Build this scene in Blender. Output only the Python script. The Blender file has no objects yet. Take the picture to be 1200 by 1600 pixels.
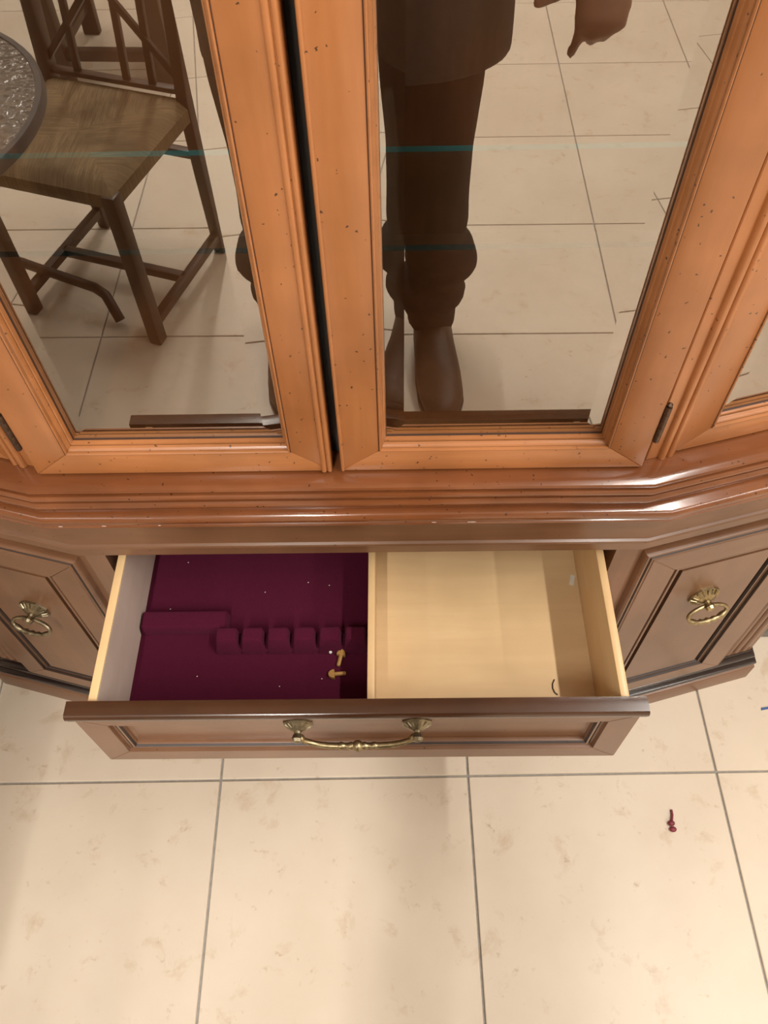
import bpy, bmesh, math, random
from mathutils import Vector, Matrix
random.seed(7)
SC = bpy.context.scene
COL = SC.collection
# ------------------------------------------------------------------ camera
F, PITCH, YAW, ROLL = 1273.48, 0.973402, 0.023045, -0.030785
CAM = Vector((0.06327, -0.55650, 1.49742))
def cam_axes():
    cp, sp, cy, sy = math.cos(PITCH), math.sin(PITCH), math.cos(YAW), math.sin(YAW)
    fwd = Vector((-sy*cp, cy*cp, -sp)); right = Vector((cy, sy, 0)); up = right.cross(fwd)
    cr, sr = math.cos(ROLL), math.sin(ROLL)
    return cr*right + sr*up, -sr*right + cr*up, fwd
cd = bpy.data.cameras.new('camera'); co = bpy.data.objects.new('camera', cd); COL.objects.link(co)
cd.sensor_fit = 'VERTICAL'; cd.sensor_height = 24.0; cd.lens = F/1600*24.0; cd.clip_start = 0.02
r_, u_, f_ = cam_axes()
co.matrix_world = Matrix(((r_.x, u_.x, -f_.x, CAM.x), (r_.y, u_.y, -f_.y, CAM.y), (r_.z, u_.z, -f_.z, CAM.z), (0, 0, 0, 1)))
SC.camera = co
# ------------------------------------------------------------------ exposure and ambient
SC.view_settings.view_transform = 'Standard'; SC.view_settings.look = 'None'
SC.view_settings.gamma = 1.0; SC.view_settings.use_curve_mapping = False
SC.view_settings.exposure = 0.09
W = bpy.data.worlds.new('world'); SC.world = W; W.use_nodes = True
W.node_tree.nodes['Background'].inputs[0].default_value = (1, .93, .85, 1)
W.node_tree.nodes['Background'].inputs[1].default_value = 0.0
# ceiling tubes: x, y0, y1, watts  (run along Y, built with their fixtures below)
CEIL = 2.9
TUBES = [(-0.42, -4.0, -1.35, 100), (1.22, -1.5, .25, 44), (2.55, -4.0, -1.1, 50), (-2.1, -4.0, -1.35, 14)]
TUBE_COL = (1.0, .965, .90)

# ------------------------------------------------------------------ materials
def nmat(name):
    m = bpy.data.materials.new(name); m.use_nodes = True
    nt = m.node_tree; b = nt.nodes['Principled BSDF']
    return m, nt, b
def node(nt, t, **kw):
    n = nt.nodes.new(t)
    for k, v in kw.items(): setattr(n, k, v)
    return n
def mapped(nt, scale, coord='Object'):
    tc = node(nt, 'ShaderNodeTexCoord'); mp = node(nt, 'ShaderNodeMapping'); mp.inputs['Scale'].default_value = scale
    if coord == 'World':
        g = node(nt, 'ShaderNodeNewGeometry'); nt.links.new(g.outputs['Position'], mp.inputs[0])
    else: nt.links.new(tc.outputs[coord], mp.inputs[0])
    return mp
def noise(nt, mp, scale, detail=4, rough=.55, dist=0):
    n = node(nt, 'ShaderNodeTexNoise'); n.inputs['Scale'].default_value = scale; n.inputs['Detail'].default_value = detail
    n.inputs['Roughness'].default_value = rough; n.inputs['Distortion'].default_value = dist
    nt.links.new(mp.outputs[0], n.inputs['Vector']); return n
def ramp(nt, src, stops):
    r = node(nt, 'ShaderNodeValToRGB'); e = r.color_ramp.elements
    while len(e) < len(stops): e.new(.5)
    for el, (p, c) in zip(e, stops): el.position = p; el.color = (*c, 1)
    nt.links.new(src, r.inputs[0]); return r
def mixc(nt, fac, a, b, mode='MIX'):
    m = node(nt, 'ShaderNodeMix', data_type='RGBA', blend_type=mode)
    if isinstance(fac, (int, float)): m.inputs[0].default_value = fac
    else: nt.links.new(fac, m.inputs[0])
    for i, v in ((6, a), (7, b)):
        if isinstance(v, tuple): m.inputs[i].default_value = (*v, 1)
        else: nt.links.new(v, m.inputs[i])
    return m.outputs[2]
def wood(name, c1, c2, stretch=(14, 14, 1.2), rough=.32, coat=.15, flecks=.0, fleckc=(.03, .012, .006), bump=.04, blotch=.25, spec=.5):
    m, nt, b = nmat(name)
    mp = mapped(nt, stretch, 'World')
    n = noise(nt, mp, 3.2, 6, .6, .6)
    col = ramp(nt, n.outputs[0], [(.3, c1), (.7, c2)]).outputs[0]
    mb = mapped(nt, (1, 1, 1), 'World'); nb = noise(nt, mb, 9, 3, .5)
    dk = tuple(v*(1-blotch) for v in c1)
    rb = ramp(nt, nb.outputs[0], [(.38, (1, 1, 1)), (.72, (0, 0, 0))])
    inv = node(nt, 'ShaderNodeMath', operation='MULTIPLY'); inv.inputs[1].default_value = .75
    sub = node(nt, 'ShaderNodeMath', operation='SUBTRACT'); sub.inputs[0].default_value = 1; nt.links.new(rb.outputs[0], sub.inputs[1])
    nt.links.new(sub.outputs[0], inv.inputs[0])
    col = mixc(nt, inv.outputs[0], col, dk)
    if flecks > 0:
        v = node(nt, 'ShaderNodeTexVoronoi'); v.inputs['Scale'].default_value = 150; nd = noise(nt, mb, 260, 2); va = node(nt, 'ShaderNodeVectorMath', operation='MULTIPLY_ADD'); va.inputs[1].default_value = (.006,)*3
        nt.links.new(nd.outputs['Color'], va.inputs[0]); nt.links.new(mb.outputs[0], va.inputs[2]); nt.links.new(va.outputs[0], v.inputs['Vector'])
        lt = node(nt, 'ShaderNodeMath', operation='LESS_THAN'); lt.inputs[1].default_value = .17; nt.links.new(v.outputs['Distance'], lt.inputs[0])
        sp = node(nt, 'ShaderNodeSeparateColor'); nt.links.new(v.outputs['Color'], sp.inputs[0])
        gt = node(nt, 'ShaderNodeMath', operation='GREATER_THAN'); gt.inputs[1].default_value = 1-flecks*2.0; nt.links.new(sp.outputs[0], gt.inputs[0])
        mu = node(nt, 'ShaderNodeMath', operation='MULTIPLY'); nt.links.new(lt.outputs[0], mu.inputs[0]); nt.links.new(gt.outputs[0], mu.inputs[1])
        mu2 = node(nt, 'ShaderNodeMath', operation='MULTIPLY'); mu2.inputs[1].default_value = .85; nt.links.new(mu.outputs[0], mu2.inputs[0])
        col = mixc(nt, mu2.outputs[0], col, fleckc)
    nt.links.new(col, b.inputs['Base Color'])
    b.inputs['Roughness'].default_value = rough; b.inputs['Specular IOR Level'].default_value = spec
    b.inputs['Coat Weight'].default_value = coat; b.inputs['Coat Roughness'].default_value = .18
    if bump:
        bp = node(nt, 'ShaderNodeBump'); bp.inputs['Strength'].default_value = bump; bp.inputs['Distance'].default_value = .002
        nt.links.new(n.outputs[0], bp.inputs['Height']); nt.links.new(bp.outputs[0], b.inputs['Normal'])
    return m
def plain(name, c, rough=.5, metal=0, spec=.5, var=.15, scale=40, bump=0):
    m, nt, b = nmat(name); mp = mapped(nt, (1, 1, 1), 'World'); n = noise(nt, mp, scale, 4)
    col = ramp(nt, n.outputs[0], [(.3, tuple(v*(1-var) for v in c)), (.7, tuple(min(1, v*(1+var)) for v in c))]).outputs[0]
    nt.links.new(col, b.inputs['Base Color']); b.inputs['Roughness'].default_value = rough
    b.inputs['Metallic'].default_value = metal; b.inputs['Specular IOR Level'].default_value = spec
    if bump:
        bp = node(nt, 'ShaderNodeBump'); bp.inputs['Strength'].default_value = bump; bp.inputs['Distance'].default_value = .003
        nt.links.new(n.outputs[0], bp.inputs['Height']); nt.links.new(bp.outputs[0], b.inputs['Normal'])
    return m
VS, HS = (14, 14, 1.2), (1.2, 14, 14)
UP1, UP2 = (.365, .135, .041), (.455, .178, .063)
M = {}
M['up_v'] = wood('honey_cherry_upright', UP1, UP2, VS, flecks=.10)
M['up_h'] = wood('honey_cherry_level', tuple(v*.96 for v in UP1), UP2, HS, flecks=.14)
LO1, LO2 = (.165, .076, .037), (.21, .10, .051)
M['lo_v'] = wood('walnut_stain_upright', LO1, LO2, VS, rough=.3, flecks=.02)
M['lo_h'] = wood('walnut_stain_level', LO1, LO2, HS, rough=.3, flecks=.02)
M['ledge'] = wood('cherry_ledge', (.165, .052, .017), (.235, .080, .028), HS, rough=.20, coat=.4, flecks=.10, blotch=.35)
M['ledge'].node_tree.nodes['Principled BSDF'].inputs['Coat Roughness'].default_value = .10
M['lip'] = wood('dark_cherry_lip', (.050, .018, .007), (.075, .027, .010), HS, rough=.22, coat=.4)
M['glaze'] = plain('dark_glaze_in_grooves', (.050, .020, .010), .5)
M['glaze_lo'] = plain('dark_glaze_in_walnut', (.030, .014, .009), .5)
M['plinth'] = wood('dark_plinth_stain', (.016, .008, .007), (.026, .013, .011), HS, rough=.22, coat=.35)
M['inside'] = wood('interior_stain', (.16, .052, .016), (.22, .075, .024), VS, rough=.4, coat=0)
M['maple_h'] = wood('pale_drawer_wood', (.76, .525, .285), (.83, .60, .335), HS, rough=.4, coat=.1, blotch=.10, bump=.02)
M['maple_y'] = wood('pale_drawer_side', (.70, .465, .235), (.78, .54, .28), (14, 1.2, 14), rough=.4, coat=.1, blotch=.10, bump=.02)
M['maple_sheen'] = wood('drawer_side_with_sheen', (.66, .53, .45), (.74, .60, .52), (9, 1.5, 9), rough=.4, coat=.2, blotch=.15, bump=.02)  # left side only: light and reflection on it put into a paler, greyer colour
M['felt'] = plain('burgundy_felt', (.072, .006, .022), .95, 0, .12, .18, 900, .5)
M['felt'].node_tree.nodes['Principled BSDF'].inputs['Sheen Weight'].default_value = .12
M['felt'].node_tree.nodes['Principled BSDF'].inputs['Sheen Tint'].default_value = (.8, .2, .4, 1)
M['brass'] = plain('aged_brass', (.34, .27, .155), .36, 1, .5, .3, 150)
M['brass_dark'] = plain('tarnished_brass', (.25, .205, .135), .42, 1, .5, .4, 120)
M['hinge'] = plain('bronze_hinge', (.10, .06, .04), .4, .8)
M['rim'] = plain('grey_metal_rim', (.10, .09, .085), .45, .3, .5, .1)
M['tube'] = plain('brown_tube', (.045, .026, .016), .45, .2)
M['chair'] = wood('dark_chair_wood', (.05, .025, .012), (.075, .038, .019), VS, rough=.45, coat=0)
M['rush'] = wood('woven_rush', (.15, .10, .055), (.36, .26, .145), (90, 4, 4), rough=.85, coat=0, blotch=.35, bump=.6, spec=.2)
M['rush_x'] = wood('woven_rush_across', (.15, .10, .055), (.36, .26, .145), (4, 90, 4), rough=.85, coat=0, blotch=.35, bump=.6, spec=.2)
M['cloth_d'] = plain('dark_jacket_cloth', (.050, .045, .042), .9, 0, .2, .2, 60, .2)
M['trouser'] = plain('dark_trouser_cloth', (.020, .015, .014), .9, 0, .2, .2, 60, .2)
M['shoe'] = plain('brown_shoe_leather', (.050, .026, .014), .5, 0, .4, .2, 50)
M['skin'] = plain('skin', (.22, .115, .075), .5, 0, .4, .08, 30)
M['hair'] = plain('dark_hair', (.02, .014, .01), .5, 0, .4, .3, 200)
M['peg'] = plain('tan_plastic', (.36, .19, .055), .4, 0, .4, .06)
M['white'] = plain('white_paper', (.80, .78, .70), .8)
M['chip'] = plain('bare_chipped_wood', (.52, .38, .32), .7)
M['red'] = plain('crimson_scrap', (.17, .018, .032), .5)
M['blue'] = plain('blue_scrap', (.05, .10, .25), .5)
M['black'] = plain('black_plastic', (.01, .01, .01), .3)
M['grey'] = plain('grey_stone', (.14, .13, .125), .35, 0, .5, .4, 60)
M['wall'] = plain('painted_wall', (.62, .55, .46), .8, 0, .3, .03, 4)
M['ceil'] = plain('ceiling_paint', (.75, .72, .68), .9, 0, .3, .03, 4)
M['grout'] = plain('grey_grout', (.34, .315, .285), .9, 0, .2, .15, 120)
M['lampbody'] = plain('white_metal', (.75, .75, .74), .4, 0)
def tile_mat():
    m, nt, b = nmat('beige_tile'); mp = mapped(nt, (1, 1, 1), 'World')
    n1 = noise(nt, mp, 3.0, 5, .6); n2 = noise(nt, mp, 16, 6, .65, .4); n3 = noise(nt, mp, 55, 3, .6)
    col = ramp(nt, n1.outputs[0], [(.35, (.655, .555, .445)), (.65, (.715, .62, .51))]).outputs[0]
    blot = ramp(nt, n2.outputs[0], [(.58, (0, 0, 0)), (.80, (1, 1, 1))]).outputs[0]
    col = mixc(nt, blot, col, (.52, .39, .26))
    a = ramp(nt, n3.outputs[0], [(.62, (0, 0, 0)), (.74, (.6, .6, .6))]).outputs[0]
    mk = mixc(nt, 1.0, a, ramp(nt, n2.outputs[0], [(.48, (0, 0, 0)), (.60, (1, 1, 1))]).outputs[0], 'MULTIPLY')
    col = mixc(nt, mk, col, (.34, .215, .11))
    oi = node(nt, 'ShaderNodeObjectInfo'); rr = ramp(nt, oi.outputs['Random'], [(0, (.96, .95, .94)), (1, (1, 1, 1))])
    col = mixc(nt, 1.0, col, rr.outputs[0], 'MULTIPLY')
    nt.links.new(col, b.inputs['Base Color']); b.inputs['Roughness'].default_value = .38; b.inputs['Specular IOR Level'].default_value = .4
    bp = node(nt, 'ShaderNodeBump'); bp.inputs['Strength'].default_value = .08; bp.inputs['Distance'].default_value = .003
    nt.links.new(n1.outputs[0], bp.inputs['Height']); nt.links.new(bp.outputs[0], b.inputs['Normal'])
    return m
M['tile'] = tile_mat()
def glass_mat(name, refl, tint=(.86, .88, .84)):
    m = bpy.data.materials.new(name); m.use_nodes = True; nt = m.node_tree; nt.nodes.clear()
    o = node(nt, 'ShaderNodeOutputMaterial'); mx = node(nt, 'ShaderNodeMixShader'); mx.inputs[0].default_value = refl
    t = node(nt, 'ShaderNodeBsdfTransparent'); t.inputs[0].default_value = (*tint, 1)
    g = node(nt, 'ShaderNodeBsdfGlossy'); g.inputs['Roughness'].default_value = 0.0; g.inputs['Color'].default_value = (1, .96, .90, 1)
    nt.links.new(t.outputs[0], mx.inputs[1]); nt.links.new(g.outputs[0], mx.inputs[2]); nt.links.new(mx.outputs[0], o.inputs[0])
    return m
M['glass'] = glass_mat('reflective_cabinet_glass', .335)
M['glass_back'] = glass_mat('clear_glass_back', .02, (.97, .98, .97))
M['shelf'] = glass_mat('clear_shelf_glass', .05, (.93, .97, .95))
M['shelf_edge'] = plain('turquoise_glass_edge', (.03, .20, .24), .2, 0, .5, .05)  # glass tint with the internal reflection painted into it
M['shelf_front'] = plain('shaded_glass_edge', (.004, .016, .016), .2, 0, .5, .05)  # front edge painted near black for the dim interior seen through it
def hammered():
    m, nt, b = nmat('hammered_glass'); mp = mapped(nt, (1, 1, 1), 'World')
    v = node(nt, 'ShaderNodeTexVoronoi', feature='SMOOTH_F1'); v.inputs['Scale'].default_value = 75; nt.links.new(mp.outputs[0], v.inputs['Vector'])
    bp = node(nt, 'ShaderNodeBump'); bp.inputs['Strength'].default_value = 1.0; bp.inputs['Distance'].default_value = .012
    nt.links.new(v.outputs['Distance'], bp.inputs['Height']); nt.links.new(bp.outputs[0], b.inputs['Normal'])
    b.inputs['Base Color'].default_value = (.26, .23, .20, 1); b.inputs['Roughness'].default_value = .10; b.inputs['Coat Weight'].default_value = 1.0; nt.links.new(bp.outputs[0], b.inputs['Coat Normal'])
    b.inputs['Transmission Weight'].default_value = .25; b.inputs['Specular IOR Level'].default_value = .9
    return m
M['hammered'] = hammered()
def emit(name, c, s):
    m = bpy.data.materials.new(name); m.use_nodes = True; nt = m.node_tree; nt.nodes.clear()
    o = node(nt, 'ShaderNodeOutputMaterial'); e = node(nt, 'ShaderNodeEmission'); e.inputs[0].default_value = (*c, 1); e.inputs[1].default_value = s
    nt.links.new(e.outputs[0], o.inputs[0]); return m
M['diffuser'] = emit('lit_tube', TUBE_COL, 8)

# ------------------------------------------------------------------ helpers
def thing(name, label, cat, loc=(0, 0, 0), rotz=0, group=None):
    o = bpy.data.objects.new(name, None); COL.objects.link(o); o.empty_display_size = .05
    o.location = loc; o.rotation_euler = (0, 0, rotz); o['label'] = label; o['category'] = cat
    if group: o['group'] = group
    return o
def tag(o, label, cat, group=None):
    o['label'] = label; o['category'] = cat
    if group: o['group'] = group
    return o
def struct(o): o['kind'] = 'structure'; return o
class MB:
    """collects vertices and faces, builds ONE mesh object"""
    def __init__(s): s.v = []; s.f = []; s.mi = []
    def add(s, vs, fs, mi=0):
        b = len(s.v); s.v += [tuple(v) for v in vs]; s.f += [tuple(i+b for i in f) for f in fs]; s.mi += [mi]*len(fs); return s
    def box(s, x0, x1, y0, y1, z0, z1, mi=0):
        return s.add([(x0,y0,z0),(x1,y0,z0),(x1,y1,z0),(x0,y1,z0),(x0,y0,z1),(x1,y0,z1),(x1,y1,z1),(x0,y1,z1)],
                     [(3,2,1,0),(4,5,6,7),(0,1,5,4),(1,2,6,5),(2,3,7,6),(3,0,4,7)], mi)
    def fbox(s, fr, s0, s1, d0, d1, z0, z1, mi=0):
        """box in a cabinet face frame: s along the face, d outward"""
        P = fr.P
        vs = [P(s0,z0,d0),P(s1,z0,d0),P(s1,z0,d1),P(s0,z0,d1),P(s0,z1,d0),P(s1,z1,d0),P(s1,z1,d1),P(s0,z1,d1)]
        return s.add(vs, [(3,2,1,0),(4,5,6,7),(0,1,5,4),(1,2,6,5),(2,3,7,6),(3,0,4,7)], mi)
    def rings(s, rings, closed=True, cap=True, mi=0):
        b = len(s.v); n = len(rings[0])
        for r in rings: s.v += [tuple(p) for p in r]
        for i in range(len(rings)-1):
            for j in range(n if closed else n-1):
                k = (j+1) % n
                s.f.append((b+i*n+j, b+i*n+k, b+(i+1)*n+k, b+(i+1)*n+j)); s.mi.append(mi)
        if cap:
            s.f.append(tuple(b+j for j in reversed(range(n)))); s.mi.append(mi)
            s.f.append(tuple(b+(len(rings)-1)*n+j for j in range(n))); s.mi.append(mi)
        return s
    def loft(s, path, side=(1, 0, 0), n=12, mi=0):
        """path: (x,y,z,rx,ry); elliptic tube with rounded ends left to the caller"""
        pts = [Vector(p[:3]) for p in path]; rg = []
        for i, p in enumerate(path):
            a = pts[max(0, i-1)]; b = pts[min(len(pts)-1, i+1)]; t = (b-a).normalized()
            sd = Vector(side); sd = sd - t*sd.dot(t)
            if sd.length < 1e-4: sd = Vector((0, 1, 0)) - t*t.y
            sd.normalize(); up = t.cross(sd)
            rx = p[3]; ry = p[4] if len(p) > 4 else p[3]
            rg.append([pts[i] + sd*(rx*math.cos(2*math.pi*k/n)) + up*(ry*math.sin(2*math.pi*k/n)) for k in range(n)])
        return s.rings(rg, mi=mi)
    def tube(s, pts, r, n=10, side=(.31, .17, .93), mi=0): return s.loft([(*p, r, r) for p in pts], side, n, mi)
    def ball(s, c, rx, ry=None, rz=None, n=12, m=8, mi=0):
        ry = ry or rx; rz = rz or rx
        rg = [[(c[0]+rx*math.sin(math.pi*i/m)*math.cos(2*math.pi*k/n), c[1]+ry*math.sin(math.pi*i/m)*math.sin(2*math.pi*k/n), c[2]-rz*math.cos(math.pi*i/m)) for k in range(n)] for i in range(1, m)]
        rg = [[(c[0], c[1], c[2]-rz)]*n] + rg + [[(c[0], c[1], c[2]+rz)]*n]
        return s.rings(rg, cap=False, mi=mi)
    def lathe(s, prof, org, ax, n=16, mi=0):
        """profile (r, h) turned about axis ax from org"""
        ax = Vector(ax).normalized(); a = ax.orthogonal().normalized(); b = ax.cross(a); org = Vector(org)
        rg = [[org + ax*h + a*(r*math.cos(2*math.pi*k/n)) + b*(r*math.sin(2*math.pi*k/n)) for k in range(n)] for r, h in prof]
        return s.rings(rg, mi=mi)
    def build(s, name, mats, parent=None, smooth=False, bevel=0, seg=2, angle=35):
        me = bpy.data.meshes.new(name); me.from_pydata(s.v, [], s.f)
        mats = mats if isinstance(mats, (list, tuple)) else [mats]
        for m in mats: me.materials.append(M[m] if isinstance(m, str) else m)
        if len(mats) > 1:
            for p, i in zip(me.polygons, s.mi): p.material_index = i
        bm = bmesh.new(); bm.from_mesh(me)
        bmesh.ops.remove_doubles(bm, verts=bm.verts, dist=1e-6); bmesh.ops.recalc_face_normals(bm, faces=bm.faces)
        if bevel:
            es = [e for e in bm.edges if len(e.link_faces) == 2 and e.calc_face_angle(0) > math.radians(30)]
            bmesh.ops.bevel(bm, geom=es, offset=bevel, segments=seg, profile=.5, affect='EDGES', clamp_overlap=True)
        bm.to_mesh(me); bm.free()
        if smooth or bevel:
            for p in me.polygons: p.use_smooth = True
            me.set_sharp_from_angle(angle=math.radians(angle))
        o = bpy.data.objects.new(name, me); COL.objects.link(o)
        if parent: o.parent = parent
        return o
def link_mesh(name, me, parent=None):
    o = bpy.data.objects.new(name, me); COL.objects.link(o)
    if parent: o.parent = parent
    return o
class Face:
    """a vertical cabinet face: s runs along it, d is outward, z is up"""
    def __init__(s, x, y, ang, flip=False):
        c, n = math.cos(ang), math.sin(ang)
        s.o = Vector((x, y, 0)); s.t = Vector((-c if flip else c, n, 0)); s.n = Vector((-n if flip else n, -c, 0))
    def P(s, a, z, d): return s.o + s.t*a + s.n*d + Vector((0, 0, z))
def rect_ring(mb, fr, s0, s1, z0, z1, prof, mi=0, cap=False, closed=False, dark=()):
    """mitred moulding round a rectangle: prof = [(inset, depth)...]"""
    rg = [[fr.P(s0+i, z0+i, d), fr.P(s1-i, z0+i, d), fr.P(s1-i, z1-i, d), fr.P(s0+i, z1-i, d)] for i, d in prof]
    if closed: rg.append(rg[0])
    for i in range(len(rg)-1): mb.rings(rg[i:i+2], cap=False, mi=1 if i in dark else mi)
    if cap: mb.add(rg[-1], [(0, 1, 2, 3)], mi)
    return mb
def member(fr, outer, inner, k, d0, d1):
    """one mitred frame member, k = 0 bottom, 1 right, 2 top, 3 left"""
    def cor(r, i): return (r[(0, 1, 1, 0)[i]], r[(2, 2, 3, 3)[i]])
    a, b = cor(outer, k), cor(outer, (k+1) % 4); c, d = cor(inner, (k+1) % 4), cor(inner, k)
    mb = MB(); vs = [fr.P(p[0], p[1], d0) for p in (a, b, c, d)] + [fr.P(p[0], p[1], d1) for p in (a, b, c, d)]
    return mb.add(vs, [(3,2,1,0),(4,5,6,7),(0,1,5,4),(1,2,6,5),(2,3,7,6),(3,0,4,7)])
def offset_path(path, d):
    out = []; n = len(path)
    for i in range(n):
        ns = []
        for a, b in ((i-1, i), (i, i+1)):
            if a < 0 or b >= n: continue
            t = Vector((path[b][0]-path[a][0], path[b][1]-path[a][1])).normalized(); ns.append(Vector((t.y, -t.x)))
        if len(ns) == 2:
            m = (ns[0]+ns[1]); m = m/m.length; k = d/max(.2, m.dot(ns[0])); o = m*k
        else: o = ns[0]*d
        out.append((path[i][0]+o.x, path[i][1]+o.y))
    return out
def sweep(mb, path, prof, mi=0):
    """closed profile (offset outward, z) swept along an open plan path"""
    cols = [[(x, y, z) for x, y in offset_path(path, d)] for d, z in prof]
    rg = [[cols[k][i] for k in range(len(prof))] for i in range(len(path))]
    return mb.rings(rg, mi=mi)
def slab(mb, path, prof, mi=0):
    """solid plate: outline rings (offset, z) from bottom to top, capped"""
    return mb.rings([[(x, y, z) for x, y in offset_path(path, d)] for d, z in prof], mi=mi)
def rounded(z0, z1, d_in, d_out, n=6):
    """half-round edge profile points from bottom to top"""
    return [(d_in + (d_out-d_in)*math.sin(math.pi*i/n), z0 + (z1-z0)*(1-math.cos(math.pi*i/n))/2) for i in range(n+1)]

# ------------------------------------------------------------------ room
GA = 0.008822; GU, GV, T = -0.26019, -0.12193, 0.45
X0, X1, Y0, Y1 = -3.4, 3.4, -4.55, 0.75
fl = struct(MB().box(X0-.2, X1+.2, Y0-.25, Y1+.13, -.06, -.004).build('floor', 'grout'))
tm = MB().box(-T/2+.002, T/2-.002, -T/2+.002, T/2-.002, -.012, 0)
def tile_proto():
    o = tm.build('tile', 'tile', fl, bevel=.0012, seg=1); return o
tp = None
ca, sa = math.cos(GA), math.sin(GA)
for i in range(-8, 9):
    for j in range(-11, 2):
        u, v = GU + (i+.5)*T, GV + (j+.5)*T
        x, y = ca*u - sa*v, sa*u + ca*v
        if not (X0-.36 < x < X1+.36 and Y0-.36 < y < Y1+.3): continue
        if tp is None: o = tp = tile_proto()
        else: o = link_mesh('tile', tp.data, fl)
        o.location = (x, y, 0); o.rotation_euler = (0, 0, GA)
struct(MB().box(X0-.2, X1+.2, Y0-.25, Y1+.13, CEIL, CEIL+.08).build('ceiling', 'ceil'))
struct(MB().box(X0-.2, X1+.2, Y1+.03, Y1+.13, 0, CEIL).build('wall_back', 'wall'))
struct(MB().box(X0-.2, X1+.2, Y0-.25, Y0-.15, 0, CEIL).build('wall_front', 'wall'))
struct(MB().box(X0-.2, X0-.15, Y0-.15, Y1+.03, 0, CEIL).build('wall_left', 'wall'))
struct(MB().box(X1+.15, X1+.2, Y0-.15, Y1+.03, 0, CEIL).build('wall_right', 'wall'))

def ceiling_tube(x, y0, y1, watts, label):
    t = thing('ceiling_light', label, 'light', (x, (y0+y1)/2, CEIL-.07), 0, 'ceiling tube lights')
    L = (y1-y0)/2
    MB().box(-.06, .06, -L, L, .02, .07).build('housing', 'lampbody', t, bevel=.006)
    MB().tube([(0, -L+.03, 0), (0, L-.03, 0)], .018, 10, (1, 0, 0)).build('tube', 'diffuser', t, smooth=True)
    for e0 in (-L, L-.03): MB().box(-.03, .03, e0, e0+.03, -.025, .02).build('end_cap', 'lampbody', t)
    ld = bpy.data.lights.new('tube_glow', 'AREA'); ld.shape = 'RECTANGLE'; ld.size = .05; ld.size_y = y1-y0-.1; ld.energy = watts
    ld.color = TUBE_COL
    lo = bpy.data.objects.new('tube_glow', ld); COL.objects.link(lo); lo.parent = t; lo.location = (0, 0, -.03)
for (x, y0, y1, w), lb in zip(TUBES, ('long ceiling tube light behind the person, left of the cabinet centre', 'short ceiling tube light right above the open drawer side', 'long ceiling tube light at far right by the wall', 'long ceiling tube light at far left by the wall')):
    ceiling_tube(x, y0, y1, w, lb)

# ------------------------------------------------------------------ base cabinet
A15 = math.radians(15)
BX, BH, BL, BY, BBACK = .018, .354, .360, -.012, .46
bl, br = BX-BH, BX+BH
def plan(cx, h, y, L, back):
    c, s = math.cos(A15), math.sin(A15)
    return [(cx-h-L*c, back), (cx-h-L*c, y+L*s), (cx-h, y), (cx+h, y), (cx+h+L*c, y+L*s), (cx+h+L*c, back)]
BP = plan(BX, BH, BY, BL, BBACK)
FC = Face(BX, BY, 0); FR = Face(br, BY, A15); FL = Face(bl, BY, A15, True)
base = thing('sideboard', 'dark walnut sideboard with canted ends and its wide drawer pulled open', 'sideboard', (BX, .2, 0))
IB = Matrix.Translation((-BX, -.2, 0))
def under(o, parent=base):
    """keep world-space vertices while parented to a thing that stands elsewhere"""
    o.parent = parent; o.matrix_parent_inverse = Matrix.Identity(4)
    root = parent
    while root.parent: root = root.parent
    if parent is root: o.location = -Vector(root.location)
    return o
def B(mb, name, mat, parent=base, **kw): return under(mb.build(name, mat, **kw), parent)
# plinth, body
mb = MB(); slab(mb, BP, [(.020, .0), (.020, .048), (.0185, .0515), (.016, .053)])
B(mb, 'plinth', 'lo_h', smooth=True, angle=25)
mb = MB(); slab(mb, BP, [(.014, .053), (.014, .056), (.018, .059), (.0185, .063), (.0170, .067), (.0135, .069), (.010, .070), (.010, .074), (.0115, .077), (.0105, .082), (.006, .085), (.0025, .086), (.001, .091)])
B(mb, 'plinth_moulding', 'plinth', smooth=True, angle=28)
for fr, sd in ((FR, 1), (FL, -1)):
    mb = MB(); mb.fbox(fr, .0, BL, -.018, 0, .088, .63)
    B(mb, 'canted_front', 'lo_v')
    # reeded corner pilaster strips
    for q in (.310, .326, .342):
        m2 = MB(); rg = [[fr.P(q+.0062*math.cos(math.pi*k/6), z, .0045*math.sin(math.pi*k/6)) for k in range(7)] for z in (.105, .60)]
        m2.rings(rg, closed=False, cap=False)
        B(m2, 'reed', 'lo_v', smooth=True, angle=60)
    x = fr.P(BL, 0, 0)
    B(MB().box(min(x.x, x.x-sd*.018), max(x.x, x.x-sd*.018), x.y, BBACK, .088, .63), 'side_panel', 'lo_v')
    xs = (br-.026, br) if sd > 0 else (bl, bl+.026)
    B(MB().box(*xs, BY, .02, .088, .625), 'corner_stile', 'lo_v')
    xr = (br-.046, br-.026) if sd > 0 else (bl+.026, bl+.046)
    B(MB().box(xr[0], xr[1], .0, .40, .44, .47), 'drawer_runner', 'inside')
B(MB().box(BP[0][0]+.018, BP[-1][0]-.018, BBACK-.012, BBACK, .088, .63), 'back_panel', 'inside')
B(MB().box(bl+.026, br-.026, BY, .012, .412, .436), 'drawer_rail', 'lo_h')
B(MB().box(bl+.026, br-.026, .012, .44, .40, .412), 'dust_board', 'inside')

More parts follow.
